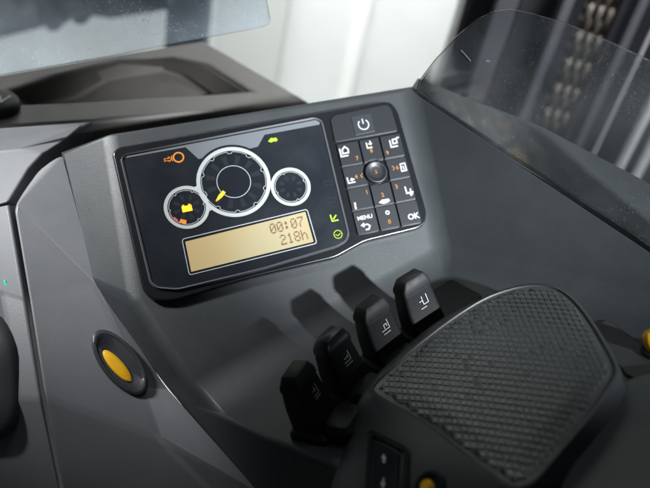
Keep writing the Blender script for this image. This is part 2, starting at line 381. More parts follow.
# ------------------------------------------------------------------ lift mast on the right
def mast():
    def conv(q): r = ROT.transposed() @ (q - CAM); return V(r.x, -r.y, -r.z)
    base = cw(P(540, 60, 1.45))
    root = thing('lift_mast', 'dark steel lift mast with upright channels behind the clear shield', 'mast', conv(Vector((base.x, base.y, 0.2))))
    def bar(name, x0, x1, d, depth, m, parent, y=60, z0=0.3, z1=2.6, bev=0.002):
        l = cw(P(x0, y, d)); r = cw(P(x1, y, d)); yy = (l.y+r.y)/2
        bm = bmn()
        top = [Vector((l.x, l.y, z0)), Vector((r.x, r.y, z0)), Vector((r.x, r.y, z1)), Vector((l.x, l.y, z1))]
        dirn = Vector((0, depth, 0))
        prism(bm, [conv(q) for q in top], conv(dirn)-conv(Vector((0, 0, 0))))
        return obj(name, bm, m, parent, bevel=bev)
    bar('back_plate', 450, 760, 1.70, 0.02, M['steel'], root)
    bar('outer_channel', 447, 486, 1.40, 0.12, M['mast_grey'], root)
    bar('channel_flange', 478, 498, 1.36, 0.06, M['mast_light'], root)
    bar('inner_channel', 500, 541, 1.42, 0.10, M['mast_grey'], root)
    bar('channel_flange', 541, 551, 1.38, 0.05, M['mast_light'], root)
    bar('hose_guide', 597, 607, 1.42, 0.03, M['mast_grey'], root)
    bar('hose_guide', 613, 622, 1.40, 0.03, M['mast_light'], root)
    # leaf chain: one thing, every link plate pair a part
    ch = thing('lift_chain', 'oily leaf chain running up the lift mast', 'chain', conv(Vector((cw(P(568, 60, 1.45)).x, cw(P(568, 60, 1.45)).y, 0.6))))
    c0 = cw(P(578, 60, 1.45)); pitch = 0.026; CS = 1.6
    k = 0; z = c0.z - 0.25
    while z < c0.z + 0.25:
        bm = bmn()
        wdt = (0.0105 if k % 2 else 0.0085)*CS
        lay = [q_*CS for q_ in ((-0.014, -0.003, 0.008) if k % 2 else (-0.0085, 0.0025, 0.0095))]
        for xo in lay:
            pts = []
            for t in range(16):
                a = 2*math.pi*t/16
                zz = math.sin(a)*0.009*CS + (pitch*0.36 if math.sin(a) > 0 else -pitch*0.36)
                pts.append(Vector((c0.x+xo, c0.y+math.cos(a)*wdt-0.004*(k % 2), z+zz)))
            prism(bm, [conv(q) for q in pts], conv(Vector((0.0048*CS, 0, 0)))-conv(Vector((0, 0, 0))))
        for zz in (-pitch/2,):
            pts = [Vector((c0.x-0.018*CS, c0.y-0.004+0.0055*CS*math.cos(2*math.pi*t/10), z+zz+0.0055*CS*math.sin(2*math.pi*t/10))) for t in range(10)]
            prism(bm, [conv(q) for q in pts], conv(Vector((0.036*CS, 0, 0)))-conv(Vector((0, 0, 0))))
        obj('chain_link', bm, M['chain'], ch)
        z += pitch; k += 1
    def rod(x, d, r, label, y=100):
        c = cw(P(x, y, d)); bm = bmn()
        pts = [Vector((c.x+r*math.cos(2*math.pi*t/24), c.y+r*math.sin(2*math.pi*t/24), 0.4)) for t in range(24)]
        prism(bm, [conv(q) for q in pts], conv(Vector((0, 0, 2.2)))-conv(Vector((0, 0, 0))))
        o = obj('lift_rod', bm, M['rod']); tag(o, label, 'rod')
    rod(619, 1.42, 0.0026, 'thin bright metal rod beside the lift chain')
    rod(653, 1.36, 0.0085, 'thick polished cylinder rod at the right end of the mast')
    rod(676, 1.42, 0.0085, 'pale rod half hidden behind the thick polished cylinder rod')
mast()

# ------------------------------------------------------------------ console shell
def console():
    root = thing('control_console', 'dark grey moulded console shell with sloping face, side wing and lever shelf', 'console', S.hit(330, 430, -0.06))
    bm = bmn(); bw = bm.edges.layers.float.new('bevel_weight_edge')
    vt = {}
    def v(k, p): vt[k] = bm.verts.new(p)
    v('B', F.hit(109, 133)); v('C', C_); v('D', D); v('E', E_); v('K', F.hit(134, 302))
    v('s1', S.hit(272, 441)); v('s2', S.hit(330, 466)); v('s3', S.hit(420, 540)); v('s4', S.hit(760, 540))
    Gx = D + (G-D)*1.5; v('G', Gx)
    v('T1', W.hit(518, 160)); v('T2', W.hit(628, 231)); v('T3', W.hit(760, 326))
    def wd(x, y, dd): q = W.hit(x, y); return P(x, y, q.z + dd)
    v('L0', P(419, 77, C_.z+0.012)); v('L1', wd(540, 124, 0.045)); v('L2', wd(650, 182, 0.055)); v('L3', wd(780, 250, 0.06))
    dn = -UP*0.14
    for k in ('L0', 'L1', 'L2', 'L3'): v(k+'d', vt[k].co + dn + V(0, 0, 0.02))
    def fd(x, y, dd): q = F.hit(x, y); return P(x, y, q.z+dd)
    v('A', fd(61, 151, 0.022)); v('A2', fd(92, 284, 0.026)); v('A3', fd(166, 386, 0.032)); v('A4', P(252, 490, 0.690)); v('A5', P(330, 590, 0.66)); v('A6', P(420, 660, 0.64))
    back = -_n*0.05 - UP*0.02
    for k in ('A', 'B', 'C'): v(k+'b', vt[k].co + back)
    v('A2b', vt['A2'].co + back)
    f = lambda *ks: bm.faces.new([vt[k] for k in ks])
    f('B', 'K', 'E', 'D', 'C')                      # sloping face
    f('D', 'E', 's1', 's2', 's3', 's4', 'G')        # shelf
    f('C', 'D', 'G', 'T3', 'T2', 'T1')              # wing
    f('C', 'T1', 'L1', 'L0'); f('T1', 'T2', 'L2', 'L1'); f('T2', 'T3', 'L3', 'L2')
    f('L0', 'L1', 'L1d', 'L0d'); f('L1', 'L2', 'L2d', 'L1d'); f('L2', 'L3', 'L3d', 'L2d')
    f('A', 'A2', 'K', 'B'); f('A2', 'A3', 'E', 'K'); f('A3', 'A4', 's1', 'E'); f('A4', 'A5', 's2', 's1'); f('A5', 'A6', 's3', 's2')
    f('A', 'B', 'Bb', 'Ab'); f('B', 'C', 'Cb', 'Bb'); f('C', 'L0', 'L0d', 'Cb')
    f('A', 'Ab', 'A2b', 'A2')
    bm.normal_update()
    def wgt(a, b, x):
        e = bm.edges.get((vt[a], vt[b])); e[bw] = x
    R = 0.034
    for a, b, x in (('D', 'E', 0.8), ('C', 'D', 0.36), ('D', 'G', 0.8), ('B', 'K', 0.24), ('K', 'E', 0.24), ('E', 's1', 0.10), ('s1', 's2', 0.13), ('s2', 's3', 0.13),
                    ('B', 'C', 0.13), ('A', 'B', 0.13), ('C', 'T1', 0.10), ('T1', 'T2', 0.10), ('T2', 'T3', 0.10), ('L1', 'L2', 0.1), ('L0', 'L1', 0.1), ('L2', 'L3', 0.1),
                    ('K', 'A2', 0.2), ('E', 'A3', 0.2), ('A', 'A2', 0.08), ('A2', 'A3', 0.08), ('A3', 'A4', 0.08)):
        wgt(a, b, x)
    obj('shell', bm, M['shell'], root, bevel=R, seg=8, weight=True, clamp=False)
    # small service lid let into the shelf, right of the palm rest
    pts = round_poly([S.uv(*p) for p in ((591, 329), (608, 321), (668, 366), (640, 382), (626, 376))], 0.003)
    bm = bmn(); prism(bm, [S.at(a, b, 0.0022) for a, b in pts], -SN*0.004)
    obj('service_lid', bm, M['shell'], root, bevel=0.0008, seg=2)
    bm = bmn(); prism(bm, [S.at(a, b, 0.0006) for a, b in inset_poly(pts, -0.0011)], -SN*0.002)
    obj('lid_gap', bm, M['black'], root)
    # dark switch pocket lid beside the last lever
    pts = round_poly([S.uv(*p) for p in ((432, 293), (452, 281), (482, 297), (474, 318), (448, 325), (436, 312))], 0.004)
    bm = bmn(); prism(bm, [S.at(a, b, 0.003) for a, b in pts], -SN*0.004)
    obj('blank_cover', bm, M['black'], root, bevel=0.001, seg=2)
    return root
console()

# ------------------------------------------------------------------ clear shield on the wing
def shield():
    o0 = W.hit(520, 163); ax = (W.hit(624, 228)-W.hit(430, 101)).normalized()
    nn = ax.cross(UP*0.9 + V(0, -0.25, 0)).normalized(); nn = nn if nn.z < 0 else -nn
    pl = Plane(o0 - UP*0.001, nn, ax)
    px = [(415, 92), (419, 80), (434, 60), (455, 37), (476, 19), (494, 11), (510, 9), (530, 13), (565, 23), (610, 42), (650, 61), (720, 95), (790, 135), (790, 335), (700, 282), (624, 230), (518, 162), (440, 110)]
    px = px[::-1]
    bm = bmn()
    prism(bm, [pl.hit(*p) for p in px], -pl.n*0.003)
    o = obj('clear_shield', bm, M['shield'], bevel=0.0006, seg=2)
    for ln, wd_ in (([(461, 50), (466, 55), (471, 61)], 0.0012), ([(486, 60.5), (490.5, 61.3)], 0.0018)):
        bm = bmn(); stroke(bm, pl, [pl.uv(*p) for p in ln], wd_, 0.0004); obj('glint_mark', bm, M['glint'], o)  # glints on the clear plastic, painted as small pale strokes
    tag(o, 'dusty clear plastic shield with rounded corner standing on the console wing', 'shield')
shield()

# ------------------------------------------------------------------ display unit
def uvp(pts): return [PN.uv(*p) for p in pts]
PX = (PN.uv(269, 203)[0]-PN.uv(268, 203)[0])            # metres per photo pixel on the panel
def display():
    root = thing('display_unit', 'black instrument display with round gauges, amber readout and keypad', 'instrument panel', PN.at(0, 0, -0.004))
    n = PN.n
    out = uvp([(112, 154), (119, 148), (383, 102), (391, 104), (397, 112), (426, 214), (424, 225), (417, 230), (364, 243), (353, 249), (335, 259), (250, 279), (173, 302), (153, 301), (143, 292)])
    outr = round_poly(out, [.006, .006, .006, .006, .005, .006, .006, .006, .006, .006, .006, 0, .008, .008, .007], 4)
    bm = bmn(); prism(bm, [PN.at(a, b, 0.004) for a, b in outr], -n*0.0085)
    obj('bezel', bm, M['bezel'], root, bevel=0.0022, seg=4)
    # raised rim round the gauge window
    win = uvp([(120.5, 161), (124.5, 155.5), (314, 119), (322, 122.5), (349, 236), (346, 243), (336, 249), (262, 271.5), (178, 292), (157, 290.5), (150, 285)])
    wr = round_poly(win, 0.004, 4); win_in = inset_poly(wr, 0.0022)
    bm = bmn(); ringsolid(bm, [PN.at(a, b, 0.0068) for a, b in inset_poly(wr, 0.0009)], [PN.at(a, b, 0.0060) for a, b in win_in], -n*0.003)
    ol = [PN.at(a, b, 0.0041) for a, b in wr]; up_ = [PN.at(a, b, 0.0068) for a, b in inset_poly(wr, 0.0009)]
    loft(bm, [ol, up_])
    bmesh.ops.remove_doubles(bm, verts=bm.verts, dist=1e-6)
    obj('window_rim', bm, M['rim'], root, sharp=25)
    bm = bmn(); prism(bm, [PN.at(a, b, 0.0050) for a, b in inset_poly(wr, 0.0021)], -n*0.0014)
    scr = obj('screen', bm, M['screen'], root)
    H = 0.0050
    # printed grey field between the two dark corner fields
    bm = bmn(); fill(bm, PN, uvp([(125, 160), (124, 158.8), (314.5, 122.2), (318.5, 124), (319, 126.5), (264, 136.8), (257.5, 148.5), (252, 150), (214, 158), (198.5, 161), (185.5, 149.2)]), H+0.00012)
    obj('printed_field', bm, M['print_grey'], scr)
    # dark halo above the middle gauge + three ring gauges
    c1 = PN.uv(233.5, 183.5); c2 = PN.uv(186.8, 209); c3 = PN.uv(290, 188.5)
    def gauge(c, ro, rt, name, rl, tick_n, a0):
        g_bm = bmn(); N = 72
        ringsolid(g_bm, [PN.at(a, b, H+0.0007) for a, b in circ(c, ro*PX, N)], [PN.at(a, b, H+0.0005) for a, b in circ(c, (ro-rt)*PX, N)], -n*0.0006)
        return g_bm
    bm = bmn(); disc(bm, PN, (c1[0], c1[1]), 40*PX, H+0.0002); obj('gauge_surround', bm, M['screen'], scr)
    def bridge(bm, ca, ra, cb, rb, t=1.0):
        # web between two rings, a little lower than them
        dx = Vector(cb)-Vector(ca); L = dx.length/PX; d = dx.normalized(); q = Vector((-d.y, d.x))
        xa = (L*L+ra*ra-rb*rb)/(2*L); hc = math.sqrt(max(0, ra*ra-xa*xa)) if xa < ra else 0.0
        hw = hc+2.2
        def arc(c, R, s_, span):
            return [Vector(c)+(d*s_*math.cos(t_)+q*math.sin(t_))*R*PX for t_ in [span*(-1+2*k/12) for k in range(13)]]
        L1 = arc(ca, ra-1.3, 1, math.asin(min(0.9, (hw+3.2)/ra))); L2 = arc(cb, rb-1.3, -1, math.asin(min(0.95, (hw+2.6)/rb)))
        M_ = [Vector(ca)+d*xa*PX + q*(s_*hw*PX) for s_ in [(-1+2*k/12) for k in range(13)]]
        if hc > 6:      # overlapping rings: only the two fillets, one above and one below
            rows = [(L1[:3], M_[:2], L2[:3]), (L1[-3:], M_[-2:], L2[-3:])]
            for a_, m_, b_ in rows:
                e = 0 if m_ is rows[0][1] else -1
                tip = Vector(ca)+d*xa*PX + q*((-1 if e == 0 else 1)*(hc-1.5)*PX)
                pts = [a_[e], M_[e], b_[e], tip]
                bm.faces.new([bm.verts.new(PN.at(p.x, p.y, H+0.0004)) for p in pts])
        else:
            loft(bm, [[PN.at(p.x, p.y, H+0.0004) for p in L_] for L_ in (L1, M_, L2)], closed=False)
    for (c, ro, rt, rl, nt_, ri, base) in ((c1, 37.4, 4.0, 32.3, 10, 17, 0.15), (c2, 22.4, 3.6, 17.6, 6, 0, 0.5), (c3, 20.6, 3.4, 16.0, 4, 0, 0.35)):
        rg = obj('gauge_ring', gauge(c, ro, rt, 'g', rl, nt_, base), M['ring'], root, bevel=0.0002, seg=2)
        # dial face, scale line with small notches, spokes, inner circle
        bm = bmn(); disc(bm, PN, c, (ro-rt+0.3)*PX, H+0.0003, 64); fc = obj('dial_face', bm, M['screen'], rg)
        bm = bmn()
        pts = []
        for k in range(180):
            a = 2*math.pi*k/180; m = ((k/180*nt_ + base) % 1.0)
            bump = 1.0 if abs(m-0.5) < 0.5*3.4/180*nt_ else 0.0
            r_ = (rl - 1.5*bump*(1.25 if ro > 30 else 0.8))*PX; pts.append((c[0]+r_*math.cos(a), c[1]+r_*math.sin(a)))
        stroke(bm, PN, pts, 0.55*PX, H+0.00042, closed=True)
        if ro < 30: pass
        if ri: stroke(bm, PN, circ(c, ri*PX, 64), 0.7*PX, H+0.00042, closed=True)
        obj('scale_line', bm, M['line'], rg)
        bm = bmn()
        for k in range(12 if ri else 8):
            a = 2*math.pi*(k+0.3)/(12 if ri else 8); da = 0.10 if ri else 0.16; r0 = (ri+2)*PX if ri else 7*PX; r1 = (rl-4)*PX
            fill(bm, PN, [(c[0]+r*math.cos(t), c[1]+r*math.sin(t)) for r, t in ((r0, a-da), (r1, a-da), (r1, a+da), (r0, a+da))], H+0.00036)
        obj('dial_spokes', bm, M['print_dim'], rg)
        if ri:
            p0 = Vector(PN.uv(224, 193.5)); p1 = Vector(PN.uv(215.5, 203.5)); d = (p1-p0); q = Vector((-d.y, d.x)).normalized()
            bm = bmn(); L_ = d.length; d = d.normalized()
            out_ = [p0+q*1.7*PX, p0+d*L_*0.45+q*2.0*PX, p0+d*L_*0.8+q*1.0*PX, p1, p0+d*L_*0.8-q*1.0*PX, p0+d*L_*0.45-q*2.0*PX, p0-q*1.7*PX]
            prism(bm, [PN.at(p.x, p.y, H+0.0010) for p in out_], -n*0.0004); obj('needle', bm, M['lit_needle'], rg)
        elif ro > 22:
            k = lambda x, y: PN.uv(x, y)
            bm = bmn(); c0 = Vector(k(187, 210.3)); a_ = -0.03
            def q(x, y): x *= PX; y *= PX; return (c0.x+x, c0.y+y)
            fill(bm, PN, [q(*p) for p in ((-5, -3.2), (5, -3.2), (5, 3.0), (4, 3.0), (4, 4.3), (2, 4.3), (2, 3.0), (-2, 3.0), (-2, 4.3), (-4, 4.3), (-4, 3.0), (-5, 3.0))], H+0.0006)
            obj('battery_symbol', bm, M['lit_needle'], rg)
            bm = bmn(); L1 = []; L2 = []
            for t in range(7):
                a = math.radians(232+24*t/6); L1.append((c2[0]+17.3*PX*math.cos(a), c2[1]+17.3*PX*math.sin(a))); L2.append((c2[0]+13.3*PX*math.cos(a), c2[1]+13.3*PX*math.sin(a)))
            fill(bm, PN, L1+L2[::-1], H+0.0006); obj('low_segment', bm, M['lit_dim_orange'], rg)
            bm = bmn(); L1 = []; L2 = []
            for t in range(5):
                a = math.radians(208+18*t/4); L1.append((c2[0]+17.0*PX*math.cos(a), c2[1]+17.0*PX*math.sin(a))); L2.append((c2[0]+15.6*PX*math.cos(a), c2[1]+15.6*PX*math.sin(a)))
            fill(bm, PN, L1+L2[::-1], H+0.0006); obj('red_segment', bm, M['lit_red'], rg)
    for cb_, rb_ in ((c2, 22.4), (c3, 20.6)):
        bm = bmn(); bridge(bm, c1, 37.4, cb_, rb_); obj('ring_bridge', bm, M['ring'], root)
    # warning lights
    bm = bmn(); stroke(bm, PN, circ(PN.uv(178.5, 159.3), 5.0*PX, 28), 1.5*PX, H+0.0003, closed=True)
    c = PN.uv(178.5, 159.3)
    stroke(bm, PN, [(c[0]-6.4*PX, c[1]-3*PX), (c[0]-6.9*PX, c[1]), (c[0]-6.4*PX, c[1]+3*PX)], 0.8*PX, H+0.0003)
    obj('brake_symbol', bm, M['lit_dim_orange'], scr)
    bm = bmn(); c = PN.uv(168, 161.5)
    stroke(bm, PN, [(c[0]-3.5*PX, c[1]+1.2*PX), (c[0]+1*PX, c[1]+1.2*PX), (c[0]+1*PX, c[1]+2.6*PX), (c[0]+4*PX, c[1]), (c[0]+1*PX, c[1]-2.6*PX), (c[0]+1*PX, c[1]-1.2*PX), (c[0]-3.5*PX, c[1]-1.2*PX)], 0.7*PX, H+0.0003, closed=True)
    obj('arrow_symbol', bm, M['lit_dim_orange'], scr)
    bm = bmn(); c = PN.uv(272, 142)
    fill(bm, PN, [(c[0]+x*PX, c[1]+y*PX) for x, y in ((-5, -0.6), (-1, 2.6), (1.2, 1.6), (3.8, 2.0), (5.2, -0.6), (3.4, -2.4), (0.6, -1.6), (-2.0, -2.6))], H+0.0003); obj('leaf_symbol', bm, M['lit_green'], scr)
    bm = bmn(); c = PN.uv(333, 219.5)
    stroke(bm, PN, [(c[0]-3*PX, c[1]+4*PX), (c[0]-2.6*PX, c[1]-3*PX), (c[0]+4*PX, c[1]-3*PX)], 1.3*PX, H+0.0003)
    stroke(bm, PN, [(c[0]-1*PX, c[1]-1.2*PX), (c[0]+3*PX, c[1]+2.6*PX)], 1.3*PX, H+0.00035); obj('fork_symbol', bm, M['lit_green'], scr)
    bm = bmn(); c = PN.uv(337, 235.8); stroke(bm, PN, circ(c, 4.2*PX, 28), 0.9*PX, H+0.0003, closed=True)
    stroke(bm, PN, [(c[0]-2.6*PX, c[1]+0.2*PX), (c[0]-0.3*PX, c[1]-1.4*PX), (c[0]+2.6*PX, c[1]+0.6*PX)], 0.9*PX, H+0.00035); obj('dial_symbol', bm, M['lit_olive'], scr)
    for (x, y) in ((291, 138), (309, 134), (327, 185), (330, 202)):
        bm = bmn(); c = PN.uv(x, y); stroke(bm, PN, [(c[0]-4*PX, c[1]-2.4*PX), (c[0]+4*PX, c[1]-2.4*PX), (c[0]+4*PX, c[1]+2.4*PX), (c[0]-4*PX, c[1]+2.4*PX)], 0.9*PX, H+0.0003, closed=True)
        obj('unlit_symbol', bm, M['print_dim'], scr)
    # amber readout
    lo = round_poly(uvp([(181.5, 240.5), (306.5, 210.5), (316.5, 245), (189, 277)]), 0.003, 4)
    bm = bmn(); ringsolid(bm, [PN.at(a, b, H+0.0006) for a, b in lo], [PN.at(a, b, H+0.0006) for a, b in inset_poly(lo, 0.0008)], -n*0.0007)
    lf = obj('readout_frame', bm, M['line'], root)
    bm = bmn(); fill(bm, PN, inset_poly(lo, 0.0007), H+0.00015); obj('readout_border', bm, M['bezel'], lf)
    q = uvp([(185.2, 243.2), (304.5, 213.4), (312.8, 243.2), (191.2, 273.2)])
    bm = bmn(); fill(bm, PN, q, H+0.0003); lcd = obj('readout', bm, M['lcd'], root)
    tl, tr, br, bl = [Vector(p) for p in q]
    FONT = {'0': '01110 10001 10011 10101 11001 10001 01110', '7': '11111 00001 00010 00100 01000 01000 01000', '2': '01110 10001 00001 00110 01000 10000 11111',
            '1': '00100 01100 00100 00100 00100 00100 01110', '8': '01110 10001 10001 01110 10001 10001 01110', 'h': '10000 10000 10110 11001 10001 10001 10001', ':': '00000 01100 01100 00000 01100 01100 00000'}
    bm = bmn()
    ncol = 16*6; nrow = 18
    def cell(cx_, cy_):
        s0 = 0.035 + 0.94*cx_/ncol; t0 = 0.08+0.86*cy_/nrow
        top = tl.lerp(tr, s0); bot = bl.lerp(br, s0); return top.lerp(bot, t0)
    for row, (txt, start) in enumerate((('00:07', 11), ('218h', 12))):
        for i, chh in enumerate(txt):
            for r, bits in enumerate(FONT[chh].split()):
                for cc, bit in enumerate(bits):
                    if bit == '1':
                        x = (start+i)*6+cc; y = row*9+r+0.6
                        a, b, c_, d_ = cell(x+0.02, y+0.02), cell(x+0.95, y+0.02), cell(x+0.95, y+0.96), cell(x+0.02, y+0.96)
                        fill(bm, PN, [tuple(a), tuple(b), tuple(c_), tuple(d_)], H+0.00045)
    obj('readout_digits', bm, M['lcd_ink'], lcd)
    # keypad: bilinear grid in photo pixels projected onto the panel
    k00, k10, k11, k01 = [Vector(p) for p in uvp([(334.6, 146.3), (398.6, 134.8), (421, 224.5), (356.3, 237.3)])]
    def K(s, t): return tuple(k00.lerp(k10, s).lerp(k01.lerp(k11, s), t))
    HK = 0.0040; KT = 0.0060
    cols = (0.0, 0.345, 0.665, 1.0); rows = (0.0, 0.262, 0.5, 0.745, 1.0)
    gap = 0.0007
    jc = Vector(PN.uv(374.8, 174.2))
    def key(poly, rad=0.0014):
        bm = bmn(); pts = round_poly(inset_poly(poly, gap), rad, 3)
        prism(bm, [PN.at(a, b, KT) for a, b in pts], -n*(KT-HK+0.0008))
        return obj('key', bm, M['key'], root, bevel=0.0005, seg=3)
    def cut(poly):   # keys that touch the joystick get their corner cut on its circle
        R_ = 13.2*PX; out_ = []
        m = len(poly)
        dense = []
        for i in range(m):
            a = Vector(poly[i]); b = Vector(poly[(i+1) % m])
            for k in range(24): dense.append(a.lerp(b, k/24))
        for p in dense:
            d = p-jc
            if d.length < R_: p = jc + d.normalized()*R_ if d.length > 1e-6 else p
            out_.append((p.x, p.y))
        res = [out_[0]]
        for p in out_[1:]:
            if (Vector(p)-Vector(res[-1])).length > 2e-5: res.append(p)
        # drop collinear points
        fin = []
        for i in range(len(res)):
            a, b, c_ = Vector(res[i-1]), Vector(res[i]), Vector(res[(i+1) % len(res)])
            if abs((b-a).normalized().cross((c_-b).normalized())) > 0.01: fin.append(res[i])
        return fin
    def cellpoly(c, r): return [K(cols[c], rows[r]), K(cols[c+1], rows[r]), K(cols[c+1], rows[r+1]), K(cols[c], rows[r+1])]
    keys = {}
    for r in range(4):
        for c in range(3):
            if (c, r) == (1, 1): continue
            poly = cellpoly(c, r)
            if r < 3:
                p2 = cut(poly)
                bm = bmn(); pts = inset_poly(p2, gap)
                prism(bm, [PN.at(a, b, KT) for a, b in pts], -n*(KT-HK+0.0008))
                keys[c, r] = obj('key', bm, M['key'], root, bevel=0.0005, seg=3, angle=40)
            else: keys[c, r] = key(poly)
    # joystick button
    N = 40; rings = []
    for rr, hh in ((12.4, 0.0038), (12.2, 0.0068), (11.2, 0.0076), (9.8, 0.0074), (8.6, 0.0064), (5.5, 0.0060), (2.0, 0.0059)):
        rings.append([PN.at(a, b, hh) for a, b in circ((jc.x, jc.y), rr*PX, N)])
    bm = bmn(); loft(bm, rings, cap1=True); joy = obj('round_key', bm, M['key'], root, sharp=60)
    bm = bmn(); text_bm(bm, PN, '5', (jc.x, jc.y), 5.5*PX, 0.0062, bold=0.00004); obj('key_number', bm, M['orange_print'], joy)
    # power key
    pw = round_poly(uvp([(329.5, 121.5), (334, 117.5), (385, 107.0), (389.5, 110), (396.5, 132.8), (334.0, 144.2)]), 0.0016, 3)
    bm = bmn(); prism(bm, [PN.at(a, b, 0.0056) for a, b in pw], -n*0.0022); pk = obj('power_key', bm, M['rim'] if 0 else M['key'], root, bevel=0.0006, seg=3)
    sq = uvp([(350.0, 119.6), (369.3, 115.8), (373.7, 133.6), (354.2, 137.6)])
    bm = bmn(); prism(bm, [PN.at(a, b, 0.0062) for a, b in round_poly(sq, 0.0008, 3)], -n*0.0012); obj('power_window', bm, M['window'], pk, bevel=0.0004, seg=2)
    bm = bmn(); c = Vector(PN.uv(362.2, 127.0)); r_ = 5.6*PX
    stroke(bm, PN, [(c.x+r_*math.cos(a), c.y+r_*math.sin(a)) for a in [math.radians(128+284*k/30) for k in range(31)]], 1.3*PX, 0.00632)
    stroke(bm, PN, [(c.x, c.y+0.8*PX), (c.x, c.y+6.6*PX)], 1.3*PX, 0.00634); obj('power_symbol', bm, M['soft_white'], pk)
    # symbols
    HS = KT + 0.0001
    def sym(ck, lines, wd=1.5, m='white', nm='key_symbol', texts=(), fills=()):
        bm = bmn(); hh = HS
        for ln in lines:
            cl = len(ln) > 2 and ln[0] == ln[-1]
            stroke(bm, PN, [(p[0], p[1]) for p in uvp(ln[:-1] if cl else ln)], wd*PX, hh, closed=cl); hh += 0.00002
        for fl in fills: fill(bm, PN, uvp(fl), hh); hh += 0.00002
        for (s_, x, y, sz, bo) in texts: text_bm(bm, PN, s_, PN.uv(x, y), sz*PX, hh, bold=bo)
        return obj(nm, bm, M[m], keys[ck])
    sym((0, 0), [[(338.3, 151), (340.2, 159), (347.3, 157.6)], [(341.8, 156), (341, 152.2), (343.3, 149), (346.6, 151.2), (347.4, 154.8), (341.8, 156)]], 1.5)
    sym((1, 0), [[(364.8, 145), (366.2, 150.4), (371, 149.4)], [(368.3, 143), (369.4, 147.4)], [(367, 146.4), (370.6, 145.5)]], 1.4)
    sym((2, 0), [[(388, 142.6), (389.8, 149.5), (396.5, 148.1)], [(391.6, 146), (390.8, 142), (394.6, 141.1), (395.5, 145), (391.6, 146)], [(394.6, 140.2), (397.4, 139.6)]], 1.5)
    sym((0, 1), [[(345.8, 179.6), (347.4, 185.3), (354.2, 183.9)], [(349, 182.2), (353.2, 181.2)], [(350.4, 180), (351, 183.2)]], 1.4)
    sym((2, 1), [[(398.6, 166.3), (403, 165.3), (405, 172.3), (400.2, 173.4), (398.6, 166.3)], [(401, 168), (402.6, 171.6)]], 1.3)
    sym((0, 2), [[(353.4, 204.5), (354.7, 211.0)]], 1.8)
    sym((2, 2), [[(403.3, 188.6), (405.2, 195.2), (411.8, 193.7)], [(408.6, 190.6), (409.8, 197.8)], [(408, 196.2), (411.4, 195.6)]], 1.6)
    sym((1, 2), [], 1, fills=[[(377.2, 204.6), (380.5, 201.6), (384, 201), (387, 200.4), (388.6, 202.6), (386.4, 204.4), (382.0, 205.8)]])
    ang = math.atan2(-0.0, 1)
    sym((0, 3), [[(364.4, 231.4), (367.6, 230.8), (368.6, 227.4), (366, 226), (361, 227)]], 1.5, texts=(('MENU', 363.6, 219.3, 6.0, 0.00012),), fills=[[(359.3, 227.4), (362.4, 224.2), (363.4, 229.4)]])
    sym((1, 3), [], texts=(('o', 385.8, 213.8, 9.0, 0.00022),))
    sym((2, 3), [], texts=(('OK', 411.8, 218.3, 8.4, 0.00022),))
    for ck, s_, x, y in (((0, 0), '7', 356, 160.6), ((1, 0), '8', 370, 153), ((2, 0), '9', 386, 155.2), ((0, 1), '4', 355, 179), ((2, 1), '6', 395.8, 169.8), ((0, 2), '1', 365.5, 194.3), ((1, 2), '2', 381.2, 197), ((2, 2), '3', 395, 188.8), ((1, 3), '0', 388, 223.6)):
        sym(ck, [], m='orange_print', nm='key_number', texts=((s_, x, y, 6.2, 0.00010),))
    sym((0, 1), [[(361, 175.5), (359.4, 178), (361.4, 179.8)]], 0.9, 'orange_print', 'key_number')
    sym((2, 1), [[(390.5, 168), (392.8, 170), (391.6, 172.5)]], 0.9, 'orange_print', 'key_number')
display()

